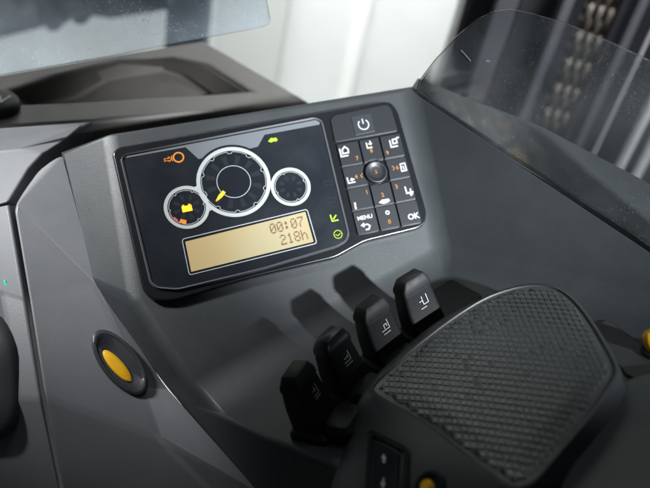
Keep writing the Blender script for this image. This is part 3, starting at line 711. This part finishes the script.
# ------------------------------------------------------------------ control levers
def levers():
    r = S.u; s = S.n; q = r.cross(s); q = q if q.x > 0 else -q      # r up the row, q toward the operator, s up
    q0 = q
    def frame(o_):
        return lambda a, b, h: o_ + r*a + q*b + s*h
    def sect(f, a0, a1, b0, b1, h, rr=0.003, tilt=0.0, n=4, tb=0.0):
        pts = round_poly([(a0, b0), (a1, b0), (a1, b1), (a0, b1)], rr, n)
        return [f(a, b, h + tilt*(b-(b0+b1)/2) + tb*(a-(a0+a1)/2)) for a, b in pts]
    labels = ['black control lever nearest the grey side trim, first in the row', 'control lever with polished cap and bright ridge, second in the row',
              'black control lever third in the row, between the shiny-capped one and the last', 'black control lever at the upper end of the row below the keypad']
    tips = [(296, 371), (330, 336), (370, 304), (410, 278)]
    HT = 0.058
    turn = [-34, -20, -10, -4]; K_ = 1.16
    for i, tip in enumerate(tips):
        # base point on the shelf whose tip (HT above it) projects on the photo's tip
        o_ = S.hit(*tip, HT) - s*HT
        t_ = math.radians(turn[i]); ri_ = S.u*math.cos(t_) + q0*math.sin(t_); qi_ = q0*math.cos(t_) - S.u*math.sin(t_)
        r, q = ri_, qi_
        f = (lambda o__, r__, q__: (lambda a, b, h: o__ + r__*a*K_*1.16 + q__*b*K_*1.05 + s*h*K_))(o_, r, q)
        root = thing('control_lever', labels[i], 'lever', o_, 'control levers in a row on the shelf')
        k = 1.0
        # foot flange
        bm = bmn()
        loft(bm, [sect(f, -.0145, .0145, -.013, .017, -.001, .004), sect(f, -.0145, .0145, -.013, .017, .004, .004), sect(f, -.0125, .0125, -.011, .0145, .0065, .004)], cap0=True, cap1=True)
        obj('foot', bm, M['black'], root, bevel=0.0006, seg=2)
        # stepped block in front
        bm = bmn()
        loft(bm, [sect(f, -.011, .012, .013, .034, -.001, .004), sect(f, -.011, .012, .013, .034, .010, .004), sect(f, -.009, .010, .014, .031, .014, .005)], cap0=True, cap1=True)
        obj('front_block', bm, M['black'], root, bevel=0.0008, seg=2)
        # stalk: wide at foot, hollowed front, leaning back
        bm = bmn()
        prof = [(.004, -.0115, .0120, -.0105, .0135), (.014, -.0115, .0120, -.0105, .0105), (.024, -.0112, .0116, -.0105, .0080), (.033, -.0106, .0110, -.0100, .0068), (.040, -.0100, .0104, -.0094, .0062)]
        loft(bm, [sect(f, a0, a1, b0, b1, h, .0026, 0.10) for h, a0, a1, b0, b1 in prof], cap0=True, cap1=True)
        obj('stalk', bm, M['black'], root, bevel=0.0005, seg=2, angle=50)
        # cap with sloping top
        bm = bmn()
        rings = [sect(f, -.0104, .0108, -.0098, .0066, .0402, .0020, 0.10), sect(f, -.0100, .0106, -.0095, .0063, .0440, .0020, 0.18),
                 sect(f, -.0066, .0088, -.0080, .0044, .0500, .0014, 0.16), sect(f, -.0060, .0082, -.0074, .0038, .0506, .0011, 0.16)]
        loft(bm, rings, cap0=True, cap1=True)
        obj('cap', bm, M['black_gloss'] if i == 1 else M['cap'], root, bevel=0.0005, seg=2, angle=40)
        # symbol on the operator side: mast-and-fork glyphs, each lever its own
        fp = Plane(f(0, .0076, .032), (q + s*0.22).normalized(), r)
        fp.o = f(0.001, .0077, .0315); fp.v = (s - q*0.2).normalized(); fp.v = (fp.v - fp.n*fp.v.dot(fp.n)).normalized(); fp.u = r
        bm = bmn(); u_ = 0.00115
        G_ = [
            [[(3, 5), (3, -2), (-3, -2)], [(-3, -4.2), (3.4, -4.2)], [(0.4, 4), (0.4, 0.6)], [(-2.4, 1.6), (0.4, 1.6)]],
            [[(3, 5), (3, -2), (-3.6, -2)], [(-3.6, -4.4), (3.4, -4.4)], [(-2.6, 1.0), (1, 1.0)], [(1.2, 2.4), (1.2, 0.2)]],
            [[(3.4, 5), (3.4, -2), (-3.6, -2)], [(-3.0, -4.6), (3.4, -4.6)], [(-0.5, -1.2), (-0.5, 2.2), (1.8, 2.2), (1.8, 0.2)]],
            [[(3.6, 5), (3.6, -2), (-0.6, -2), (-0.6, 4.6)], [(-3.6, 1.2), (-1.0, 1.2)], [(-4.0, -4.4), (1.2, -4.4)]]][i]
        hh = 0.0
        for ln in G_:
            stroke(bm, fp, [(a*u_, b*u_) for a, b in ln], 0.00065, hh + .0004); hh += 0.00004
        obj('lever_symbol', bm, M['soft_white'], root)
levers()

# ------------------------------------------------------------------ palm rest
def palm_rest():
    TH = 0.030
    root = thing('palm_rest', 'raised dark palm rest with diamond textured rubber pad', 'palm rest', S.hit(480, 420, 0))
    T = Plane(S.o + SN*TH, SN, S.u)
    pad_px = [(374, 389), (386, 375), (404, 359), (428, 339), (456, 318), (485, 300), (512, 290), (535, 286.5), (556, 290), (573, 302), (588, 321), (602, 344), (612, 363), (614, 374), (606, 388), (590, 410), (565, 440), (543, 467), (531, 480), (520, 485), (508, 483), (490, 471), (464, 452), (436, 430), (410, 413), (388, 400)]
    pad = catmull([Vector(T.uv(*p)) for p in pad_px], 3, True)
    pad = [(p.x, p.y) for p in pad]
    cx_ = sum(p[0] for p in pad)/len(pad); cy_ = sum(p[1] for p in pad)/len(pad)
    def dome(a, b):
        d = math.hypot((a-cx_)/0.10, (b-cy_)/0.085); return 0.0028*max(0.0, 1-d*d)
    # body rings
    base_px = [(328, 505), (340, 455), (352, 420), (366, 392), (398, 357), (430, 330), (470, 315), (510, 305), (545, 305), (570, 325), (585, 350), (595, 375), (590, 395), (575, 420), (560, 445), (545, 475), (535, 505), (520, 560), (480, 580), (440, 580), (400, 575), (350, 560)]
    base2 = catmull([Vector(S.uv(*p)) for p in base_px], 6, True)
    N = len(pad)
    def resample(poly, n, start):
        pts = [Vector(p) for p in poly]; m = len(pts)
        k0 = min(range(m), key=lambda i: (pts[i]-start).length); pts = pts[k0:]+pts[:k0]+[pts[k0]]
        L = [0]
        for a, b in zip(pts, pts[1:]): L.append(L[-1]+(b-a).length)
        out = []
        j = 0
        for i in range(n):
            t = L[-1]*i/n
            while L[j+1] < t: j += 1
            out.append(pts[j].lerp(pts[j+1], (t-L[j])/max(1e-9, L[j+1]-L[j])))
        return out
    # match by angle round the pad's centre
    def by_angle(poly, c, angs):
        pts = [Vector(p)-c for p in poly]; m = len(pts); out = []
        for a in angs:
            d = Vector((math.cos(a), math.sin(a))); best = None
            for i in range(m):
                p, q = pts[i], pts[(i+1) % m]; e = q-p
                den = d.x*(-e.y)+d.y*e.x
                if abs(den) < 1e-12: continue
                t = (p.x*(-e.y)+p.y*e.x)/den; sx = (d.x*p.y-d.y*p.x)/den
                if t > 0 and -1e-6 <= sx <= 1+1e-6 and (best is None or t > best): best = t
            out.append(c+d*(best or 0.1))
        return out
    cc = Vector((cx_, cy_)); angs = [2*math.pi*k/120 for k in range(120)]
    off = Vector(T.uv(400, 400))-Vector(S.uv(400, 400))   # shelf and pad planes share axes; no offset
    r0 = by_angle(pad, cc, angs)
    shift = Vector((0, 0))
    rb = by_angle([(p.x, p.y) for p in base2], cc, angs)
    rings = []
    def ring(lst, hs): return [S.at(p.x, p.y, h) for p, h in zip(lst, hs)]
    lip = [p + (p-cc).normalized()*0.0035 for p in r0]
    rings.append(ring([p + (p-cc).normalized()*-0.004 for p in r0], [TH-0.002]*120))
    rings.append(ring([p + (p-cc).normalized()*0.0003 for p in r0], [TH-0.001]*120))
    rings.append(ring([p + (p-cc).normalized()*0.0012 for p in r0], [TH+0.0008]*120))
    rings.append(ring(lip, [TH+0.0004]*120))
    for t, h in ((0.12, 0.96), (0.28, 0.86), (0.46, 0.70), (0.64, 0.50), (0.82, 0.26), (1.0, 0.0)):
        rings.append(ring([a.lerp(b, t) if (b-cc).length > (a-cc).length+0.004 else a + (a-cc).normalized()*0.004*t for a, b in zip(lip, rb)], [TH*h - (0.002 if h == 0 else 0)]*120))
    bm = bmn(); loft(bm, rings, cap0=True)
    from mathutils.bvhtree import BVHTree
    bvh = BVHTree.FromBMesh(bm)
    def on_body(x, y): return bvh.ray_cast(V(0, 0, 0), ray(x, y).normalized())[0]
    qa, qb, qc = on_body(372, 436), on_body(410, 454), on_body(388, 520)
    obj('body', bm, M['shell'], root, sharp=60)
    # textured pad: rows of raised lozenges, real relief
    step = 0.00062
    e1 = (Vector(T.uv(560, 382))-Vector(T.uv(440, 370))).normalized(); e2 = (Vector(T.uv(510, 430))-Vector(T.uv(485, 350))).normalized()
    per1, per2 = 0.0050, 0.0066
    det = e1.x*e2.y-e1.y*e2.x
    x0 = min(p[0] for p in pad); x1 = max(p[0] for p in pad); y0 = min(p[1] for p in pad); y1 = max(p[1] for p in pad)
    padi = [Vector(p) for p in pad]
    def inside(x, y):
        c = False; j = len(padi)-1
        for i in range(len(padi)):
            a, b = padi[i], padi[j]
            if (a.y > y) != (b.y > y) and x < (b.x-a.x)*(y-a.y)/(b.y-a.y)+a.x: c = not c
            j = i
        return c
    def edge_d(x, y):
        best = 1; p = Vector((x, y))
        for i in range(0, len(padi), 3):
            a, b = padi[i-3], padi[i]; e = b-a; t = max(0, min(1, (p-a).dot(e)/e.length_squared)); best = min(best, (p-a-e*t).length)
        return best
    bm = bmn()
    rings = []
    for k in range(9):
        f_ = 1-k/8.0
        rings.append([T.at(p[0]*f_+cx_*(1-f_), p[1]*f_+cy_*(1-f_), dome(p[0]*f_+cx_*(1-f_), p[1]*f_+cy_*(1-f_))*min(1, (1-f_)*4) - 0.0004*(0 if k else 1)) for p in pad])
    loft(bm, rings)
    FR = ((0.0, 0.0), (0.07, 0.0), (0.16, 1.0), (0.84, 1.0), (0.93, 0.0))
    grid = {}; okc = {}
    NA = 46
    o2 = Vector((cx_, cy_))
    def xy(a, b): return o2 + e1*(a*per1) + e2*(b*per2)
    for ia in range(-NA, NA):
        for ib in range(-NA, NA):
            cor = [xy(ia+p, ib+q_) for p in (0, 1) for q_ in (0, 1)]
            if any(inside(c.x, c.y) and edge_d(c.x, c.y) > 0.0030 for c in cor): okc[ia, ib] = True
    def gv(ia, ka, ib, kb):
        if ka == 5: ia, ka = ia+1, 0
        if kb == 5: ib, kb = ib+1, 0
        key_ = (ia, ka, ib, kb)
        if key_ not in grid:
            p = xy(ia+FR[ka][0], ib+FR[kb][0]); top_ = FR[ka][1]*FR[kb][1]
            jit = 0.00004*noise.noise(Vector((ia*1.7, ib*2.3, 0.4)))
            h_ = 0.0002 + top_*(0.00028 + 0.00050*FR[kb][0] + jit)
            if not inside(p.x, p.y) or edge_d(p.x, p.y) < 0.0028:
                h_ = -0.0010
                while not inside(p.x, p.y): p = p.lerp(o2, 0.03)
            grid[key_] = bm.verts.new(T.at(p.x, p.y, dome(p.x, p.y)*min(1, edge_d(p.x, p.y)/0.016) + h_))
        return grid[key_]
    for ia, ib in okc:
        for ka in range(5):
            for kb in range(5):
                bm.faces.new((gv(ia, ka, ib, kb), gv(ia, ka+1, ib, kb), gv(ia, ka+1, ib, kb+1), gv(ia, ka, ib, kb+1)))
    obj('pad', bm, M['pad'], root, sharp=28)
    # front face with the rocker switch: plane below the pad's front edge
    rn = (qb-qa).cross(qc-qa).normalized(); rn = rn if rn.z < 0 else -rn
    RP_ = Plane(qa, rn, qb-qa)
    def rpoly(pts): return [RP_.uv(*p) for p in pts]
    fr_o = round_poly(rpoly([(370.5, 433), (376, 432), (409, 449), (411, 456), (407, 530), (366, 510)]), 0.0025, 4)
    bm = bmn(); ringsolid(bm, [RP_.at(a, b, 0.003) for a, b in fr_o], [RP_.at(a, b, 0.003) for a, b in inset_poly(fr_o, 0.0036)], -RP_.n*0.02)
    sw = obj('rocker_switch', bm, M['black'], root, bevel=0.001, seg=3)
    ri = inset_poly(fr_o, 0.0040)
    bm = bmn(); prism(bm, [RP_.at(a, b, 0.0005) for a, b in ri], -RP_.n*0.016); obj('switch_well', bm, M['black'], sw)
    rk = rpoly([(379, 444), (402, 456), (401, 462), (398, 530), (374, 520), (377, 452)])
    bm = bmn(); prism(bm, [RP_.at(a, b, 0.0052) for a, b in round_poly(rk, 0.0015, 3)], -RP_.n*0.0046); obj('rocker', bm, M['black_gloss'], sw, bevel=0.0012, seg=3)
    bm = bmn()
    def ap(pts): return [RP_.uv(*p) for p in pts]
    fill(bm, RP_, ap([(387.9, 457.4), (390.8, 463.4), (389.3, 463.0), (389.3, 467), (386.6, 466.4), (386.8, 462.2), (385.2, 461.6)]), 0.0054)
    fill(bm, RP_, ap([(387.0, 481.4), (388.6, 481.8), (388.2, 486.2), (390.0, 487), (386.6, 493), (384.4, 485.6), (386.2, 486)]), 0.0054)
    obj('arrow_symbol', bm, M['white'], sw)
    # ignition key switch peeping in at the bottom edge
    KP = Plane(on_body(430, 487), RP_.n, RP_.u)
    c = (0, 0)
    bm = bmn(); loft(bm, [[KP.at(a, b, h) for a, b in circ(c, rr*0.00068, 32)] for rr, h in ((17, -0.012), (17, 0.001), (15, 0.003), (11, 0.003), (10, 0.001))], cap1=True)
    ks = obj('key_switch', bm, M['black_gloss'], root, sharp=40)
    bm = bmn(); loft(bm, [[KP.at(a, b-0.001, h) for a, b in circ(c, rr*0.00068, 20)] for rr, h in ((6.5, 0.0), (6.5, 0.004), (5.0, 0.0055))], cap1=True)
    obj('key_barrel', bm, M['yellow'], ks, sharp=40)
palm_rest()

# armrest slab beyond the palm rest + yellow knob
def right_bits():
    pts = round_poly([S.uv(*p) for p in ((560, 500), (606, 414), (622, 394), (650, 384), (740, 378), (740, 600), (520, 600))], 0.008, 5)
    bm = bmn(); prism(bm, [S.at(a, b, 0.013) for a, b in pts], -SN*0.0125)
    o = obj('armrest_slab', bm, M['shell'], bevel=0.003, seg=4, angle=40); tag(o, 'flat dark armrest slab to the right of the palm rest', 'armrest')
    o_ = S.hit(655, 341, 0.012) - SN*0.012
    root = thing('yellow_knob', 'yellow knob on the shelf at the right edge of the picture', 'knob', o_)
    pl = Plane(o_, SN, S.u)
    bm = bmn(); loft(bm, [[pl.at(a, b, h) for a, b in circ((0, 0), r_, 32)] for r_, h in ((.0105, -.001), (.0105, .004), (.0095, .005))], cap1=True); obj('collar', bm, M['black'], root, sharp=40)
    bm = bmn(); loft(bm, [[pl.at(a, b, h) for a, b in circ((0, 0), r_, 32)] for r_, h in ((.006, .004), (.0075, .008), (.0088, .013), (.0085, .017), (.006, .020), (.002, .021))], cap1=True); obj('cap', bm, M['yellow'], root, sharp=60)
right_bits()

# ------------------------------------------------------------------ grey trim on the left
def trim():
    root = thing('side_trim', 'faceted light grey trim panel left of the console with an oval button', 'trim panel', P(60, 420, 0.72))
    def fd(x, y, dd): q = F.hit(x, y); return q.z+dd
    d = {}
    pts = {'a': (61.5, 152.5, fd(61, 151, 0.020)), 'b': (92.5, 284.5, fd(92, 284, 0.023)), 'c': (165.5, 386.5, fd(166, 386, 0.029)), 'd': (250, 490, 0.686), 'e': (330, 600, 0.655),
           'f': (33, 176, 0.742), 'g': (12, 205, 0.725), 'h': (28, 300, 0.700), 'i': (43, 396, 0.672), 'j': (62, 490, 0.685), 'k': (80, 600, 0.72),
           'l': (60, 240, 0.722), 'm': (158, 438, 0.700), 'n': (222, 500, 0.700), 'o': (300, 600, 0.72), 'q': (140, 384, 0.709)}
    bm = bmn(); bw = bm.edges.layers.float.new('bevel_weight_edge')
    vt = {k: bm.verts.new(P(*p)) for k, p in pts.items()}
    f = lambda *ks: bm.faces.new([vt[k] for k in ks])
    f('a', 'f', 'g'); f('a', 'g', 'b'); f('g', 'h', 'b'); f('h', 'i', 'm', 'q', 'b'); f('b', 'q', 'c'); f('c', 'q', 'm', 'd'); f('m', 'n', 'd'); f('i', 'j', 'n', 'm'); f('d', 'n', 'o', 'e'); f('j', 'k', 'o', 'n')
    bm.verts.remove(vt['l'])
    # returns behind the visible edges
    dn = V(0.004, 0.004, 0.05)
    rim = ['f', 'g', 'h', 'i', 'j', 'k']; lo = [bm.verts.new(vt[k].co + V(0.012, 0.0, 0.05)) for k in rim]
    for i in range(len(rim)-1): bm.faces.new((vt[rim[i]], vt[rim[i+1]], lo[i+1], lo[i]))
    for e in bm.edges:
        if len(e.link_faces) == 2: e[bw] = 1.0
    obj('panel', bm, M['trim'], root, bevel=0.004, seg=4, weight=True)
    # oval button: navy ring, yellow insert
    a = P(*pts['m']); nb = (P(*pts['i'])-P(*pts['b'])).cross(P(*pts['q'])-P(*pts['b'])).normalized(); nb = nb if nb.z < 0 else -nb
    bp = Plane(P(120, 362, 0.0) if 0 else ray(120, 362)*(P(*pts['b']).dot(nb)/ray(120, 362).dot(nb)), nb, V(0.6, 1, 0))
    def oval(cx__, cy__, L, Wd, ang, n=40):
        out = []
        for k in range(n):
            t = 2*math.pi*k/n; x = L*math.cos(t); y = Wd*math.sin(t)
            out.append((cx__+x*math.cos(ang)-y*math.sin(ang), cy__+x*math.sin(ang)+y*math.cos(ang)))
        return out
    A = math.radians(52)
    def R_(sc, h, cx__=119.5, cy__=363, L=39, Wd=18): return [bp.hit(x, y, 0) + bp.n*h for x, y in oval(cx__, cy__, L*sc, Wd*sc, A)]
    bm = bmn(); loft(bm, [R_(1.0, -0.003), R_(1.0, 0.0022), R_(0.95, 0.0034), R_(0.86, 0.0034), R_(0.80, 0.0018), R_(0.3, 0.0014)], cap1=True); b = obj('push_button', bm, M['navy'], root, sharp=45)
    def oval_in(sc, h): return [bp.hit(x, y, 0) + bp.n*h for x, y in oval(116.8, 366.8, 20.5*sc, 6.2*sc, math.radians(48))]
    bm = bmn(); rr = lambda sc, h: oval_in(sc, h)
    loft(bm, [rr(1.0, 0.0010), rr(1.0, 0.0030), rr(0.9, 0.0038), rr(0.4, 0.0041)], cap1=True); obj('button_insert', bm, M['yellow'], b, sharp=60)
    # neighbouring cover left of the seam, with a green lamp slot
    c = thing('corner_cover', 'grey corner cover at the far left with a small green lamp', 'cover', P(-10, 420, 0.73))
    bm = bmn(); bw = bm.edges.layers.float.new('bevel_weight_edge')
    q = {'a': (-90, 225, 0.745), 'b': (9, 205, 0.723), 'c': (25, 300, 0.699), 'd': (41, 400, 0.671), 'e': (59, 490, 0.684), 'f': (76, 600, 0.72), 'g': (-90, 600, 0.70), 'h': (-90, 330, 0.725), 'i': (2, 292, 0.701), 'j': (20, 398, 0.676)}
    vt = {k: bm.verts.new(P(*p)) for k, p in q.items()}
    f('a', 'b', 'c', 'i', 'h'); f('i', 'c', 'd', 'j'); f('h', 'i', 'j', 'd', 'e', 'f', 'g')
    rim = ['b', 'c', 'd', 'e', 'f']; lo = [bm.verts.new(vt[k].co + V(-0.004, 0, 0.06)) for k in rim]
    for i in range(len(rim)-1): bm.faces.new((vt[rim[i]], vt[rim[i+1]], lo[i+1], lo[i]))
    for e in bm.edges:
        if len(e.link_faces) == 2: e[bw] = 1.0
    obj('panel', bm, M['trim'], c, bevel=0.003, seg=3, weight=True)
    bm = bmn(); prism(bm, [P(x, y, 0.7015) for x, y in ((3.2, 280), (5.4, 280), (7.4, 288.5), (5.4, 289))], V(0, 0, 0.012)); obj('green_lamp', bm, M['lit_teal'], c, bevel=0.0005)
    # rounded grip left of it
    rings = []
    ctr = Vector((-34, 372)); N = 40
    for sc, dd in ((1.0, 0.03), (1.0, 0.0), (0.94, -0.008), (0.8, -0.013), (0.45, -0.016)):
        rings.append([P(ctr.x+54*sc*math.copysign(abs(math.cos(t))**0.7, math.cos(t)) + (10*sc*math.sin(t)), ctr.y+70*sc*math.copysign(abs(math.sin(t))**0.7, math.sin(t)), 0.685+dd*0.7 - 0.0002*(math.sin(t)*70*sc)) for t in [2*math.pi*k/N for k in range(N)]])
    bm = bmn(); loft(bm, rings, cap1=True)
    o = obj('side_grip', bm, M['shell'], sharp=60); tag(o, 'rounded dark grey grip at the left edge beside the corner cover', 'grip')
trim()

# ------------------------------------------------------------------ dashboard tray upper left
def dash():
    pl = Plane(P(150, 100, 0.90), UP, V(1, 0, 0))
    root = thing('dashboard_tray', 'warm grey dashboard with a recessed storage tray behind the display', 'dashboard', pl.hit(100, 110, -0.08))
    outer = [(-80, 132), (-80, 88), (0, 74), (110, 55), (205, 40), (235, 57), (312, 102), (250, 107), (180, 113), (94, 121)]
    inner = [(16, 104), (10, 89), (60, 74), (122, 60), (172, 57), (207, 64), (250, 91), (215, 93), (150, 96), (80, 101)]
    floor_px = [(14, 116), (36, 106), (75, 98), (121, 69), (160, 69), (180, 75), (207, 93), (198, 110), (150, 114), (80, 120)]
    low = Plane(pl.o - UP*0.035, UP, V(1, 0, 0))
    bm = bmn(); bw = bm.edges.layers.float.new('bevel_weight_edge')
    o1 = [bm.verts.new(pl.hit(*p)) for p in outer]; i1 = [bm.verts.new(pl.hit(*p)) for p in inner]
    i2 = [bm.verts.new(low.hit(*p)) for p in floor_px]
    o2 = [bm.verts.new(pl.hit(*p) - UP*0.12) for p in outer]
    n = 10
    for k in range(n):
        j = (k+1) % n
        bm.faces.new((o1[k], o1[j], i1[j], i1[k])); bm.faces.new((i1[k], i1[j], i2[j], i2[k])); bm.faces.new((o1[k], o2[k], o2[j], o1[j]))
    bm.faces.new(i2)
    for e in bm.edges:
        if len(e.link_faces) == 2 and (e.verts[0] in i1 and e.verts[1] in i1 or e.verts[0] in o1 and e.verts[1] in o1 or e.verts[0] in i2 and e.verts[1] in i2): e[bw] = 1.0
    obj('tray', bm, M['brown'], root, bevel=0.009, seg=5, weight=True)
    # bright sloping skirt below the dashboard edge
    bm = bmn()
    def near(x, y): return pl.hit(x, y)*0.985
    pts_ = [near(-80, 133), near(93, 121), P(68, 136, 0.825), P(44, 152, 0.79), P(20, 151, 0.785), P(-80, 160, 0.775), P(29, 168, 0.77), P(8, 202, 0.742), P(-80, 228, 0.735)]
    vv_ = [bm.verts.new(p) for p in pts_]
    bm.faces.new([vv_[k] for k in (0, 1, 2, 3, 4, 5)]); bm.faces.new([vv_[k] for k in (5, 4, 3, 6, 7, 8)])
    vs = [vv_[k] for k in (0, 1, 2, 3, 6, 7, 8)]
    lo = [bm.verts.new(v_.co + V(0, 0.01, 0.05)) for v_ in vs]
    for i in range(len(vs)-1): bm.faces.new((vs[i], vs[i+1], lo[i+1], lo[i]))
    obj('skirt', bm, M['trim'], root, bevel=0.003, angle=20)
    bm = bmn(); bm.faces.new([bm.verts.new(p) for p in (P(-80, 128, 0.96), P(280, 112, 0.96), P(280, 200, 0.90), P(0, 330, 0.80), P(-80, 330, 0.80))])
    obj('gap_shade', bm, M['black'], root)  # black sheet added behind the gap, standing in for its shade
    # black knob with a white tick
    kn = thing('selector_knob', 'black knob with a white tick at the left edge of the dashboard', 'knob', pl.hit(-4, 108))
    kp = Plane(pl.hit(-4, 107), UP, V(1, 0, 0))
    bm = bmn(); loft(bm, [[kp.at(a, b, h) for a, b in circ((0, 0), r_, 36)] for r_, h in ((.0235, -.004), (.0245, .004), (.0232, .008), (.019, .0105), (.010, .0116))], cap1=True); k = obj('knob', bm, M['black'], kn, sharp=60)
    bm = bmn(); stroke(bm, kp, [(0.003, 0.004), (0.0085, -0.007), (0.0135, 0.007)], 0.0026, 0.0122); obj('tick_mark', bm, M['white'], k)
dash()

# clear sheet in the upper left corner
def sheet():
    pl = Plane(P(130, 40, 0.80), (UP*0.55 + V(0.1, 0.1, -1)).normalized(), V(1, -0.17, 0))
    px = [(-80, 88), (-80, -120), (250, -120), (265, -10), (270.5, 19), (269, 23), (263, 26), (200, 38), (100, 57), (0, 74)]
    bm = bmn(); prism(bm, [pl.hit(*p) for p in px][::-1], -pl.n*0.003)
    o = obj('clear_sheet', bm, M['sheet'], bevel=0.0006, seg=2); tag(o, 'scuffed clear plastic sheet hanging over the dashboard in the upper left corner', 'plastic sheet')
sheet()
